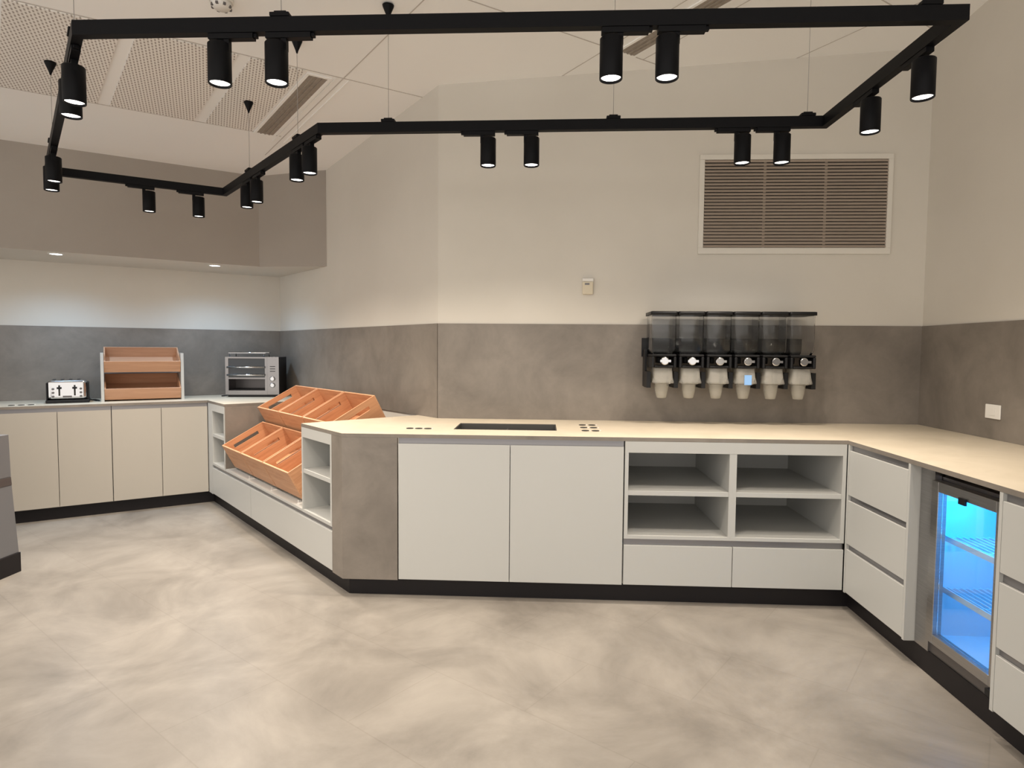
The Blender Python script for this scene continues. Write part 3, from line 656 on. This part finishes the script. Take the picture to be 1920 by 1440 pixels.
for i, p in SUSP:
    q, d = on_seg(i, p); zc = ceil_z(q.x, q.y)
    m_ = frame(q, d, 0); bm = bmesh.new(); box(bm, -0.035, 0.035, -0.022, 0.022, TZ+hh+0.0005, TZ+hh+0.014, m_); box(bm, -0.022, 0.022, -0.014, 0.014, TZ+hh+0.014, TZ+hh+0.022, m_)
    bm.transform(inv); obj('clamp', bm, 'black', e, bevel=0.002)
    bm = bmesh.new(); tube(bm, [(q.x, q.y, TZ+hh+0.022), (q.x, q.y, zc-0.062)], 0.0014, 8); bm.transform(inv); obj('wire', bm, 'cable', e)
    bm = bmesh.new(); lathe(bm, [(0.004, -0.075), (0.008, -0.06), (0.028, -0.012), (0.030, -0.004)], 24, m=T(q.x, q.y, zc)); bm.transform(inv); obj('ceiling_cup', bm, 'black', e)

def make_spot():
    # origin: on the track axis at the track underside; +x along the track towards the driver bar
    e = thing('track_spotlight', '', 'spotlight', Matrix.Identity(4), 'black cylinder spotlights hanging from the lighting track')
    B('driver_bar', 'black', e, (-0.035, 0.128, -0.015, 0.015, -0.0195, -0.0005), (0.128, 0.140, -0.009, 0.009, -0.014, -0.002), bevel=0.001)
    B('stem', 'black', e, (0.020, 0.040, -0.011, 0.011, -0.060, -0.0195), bevel=0.001)
    h = bpy.data.objects.new('lamp_head', None)
    bm = bmesh.new(); lathe(bm, [(0.0005, -0.034), (0.0375, -0.034), (0.040, -0.037), (0.040, -0.172), (0.0385, -0.174), (0.036, -0.172), (0.034, -0.150), (0.0005, -0.1495)], 40, caps=False)
    hd = obj('lamp_head', bm, 'black', e)
    bm = bmesh.new(); lathe(bm, [(0.0337, -0.1505), (0.0345, -0.160), (0.034, -0.1655), (0.0005, -0.1665)], 32, caps=False); obj('lens', bm, 'lens', hd)
    l = bpy.data.lights.new('spot', 'SPOT'); l.energy = SPOT_W; l.color = SPOT_COL; l.spot_size = math.radians(128); l.spot_blend = 1.0; l.shadow_soft_size = 0.033
    lo = bpy.data.objects.new('light', l); COL.objects.link(lo); lo.parent = hd; lo.location = (0, 0, -0.178)
    bpy.data.objects.remove(h)
    return e
# (track side, rough place, direction flip, label)
S = [(5, (-1.166, 2.26), 0, 'black spotlight on the front rail, outer one of its left pair'),
     (5, (-0.958, 2.26), 0, 'black spotlight on the front rail, inner one of its left pair, below a wire clamp'),
     (5, (0.228, 2.26), 0, 'black spotlight on the front rail, inner one of its right pair'),
     (5, (0.421, 2.26), 0, 'black spotlight on the front rail, outer one of its right pair'),
     (4, (-1.823, 2.419), 1, 'upper black spotlight of the two overlapping ones on the left rail'),
     (4, (-1.943, 2.556), 1, 'lower black spotlight of the two overlapping ones on the left rail, partly hidden'),
     (4, (-2.81, 3.55), 1, 'right one of the two overlapping black spotlights at the far left track corner'),
     (4, (-2.98, 3.75), 1, 'lower left one of the two overlapping black spotlights at the far left track corner'),
     (3, (-2.76, 4.34), 0, 'black spotlight on the rail before the taupe bulkhead, left one of two'),
     (3, (-2.50, 4.51), 0, 'black spotlight on the rail before the taupe bulkhead, right one of two'),
     (2, (-2.02, 4.20), 1, 'farthest and lowest of the four black spotlights on the slanting rail'),
     (2, (-1.88, 4.05), 1, 'second black spotlight from the far end of the slanting rail'),
     (2, (-1.406, 3.535), 1, 'third black spotlight from the far end of the slanting rail'),
     (2, (-1.28, 3.40), 1, 'nearest black spotlight on the slanting rail, by the rail corner'),
     (1, (-0.290, 3.27), 1, 'black spotlight on the rear rail, left one of its left pair'),
     (1, (-0.067, 3.27), 1, 'black spotlight on the rear rail, right one of its left pair'),
     (1, (0.992, 3.27), 1, 'black spotlight in front of the louvred vent, left one of two'),
     (1, (1.186, 3.27), 1, 'black spotlight in front of the louvred vent, right one of two'),
     (0, (1.39, 2.83), 0, 'black spotlight on the right rail, the farther and smaller one'),
     (0, (1.40, 2.46), 0, 'black spotlight on the right rail, the nearer and larger one')]
sp0 = None
for i, p, fl, lab in S:
    q, d = on_seg(i, p)
    if i == 5: d = Vector((1, 0))
    elif fl and i != 1: d = -d if i == 2 else d
    if i == 1: d = Vector((-1, 0))
    if sp0 is None: sp0 = make_spot(); o = sp0
    else: o = copy_tree(sp0)
    o['label'] = lab
    if i in (3, 4):      # the left-hand heads are the stronger lamps
        li = [c for c in o.children_recursive if c.type == 'LIGHT'][0]; li.data = li.data.copy(); li.data.energy = SPOT_W*1.45
    o.matrix_world = frame(q, d, TZ-hh)
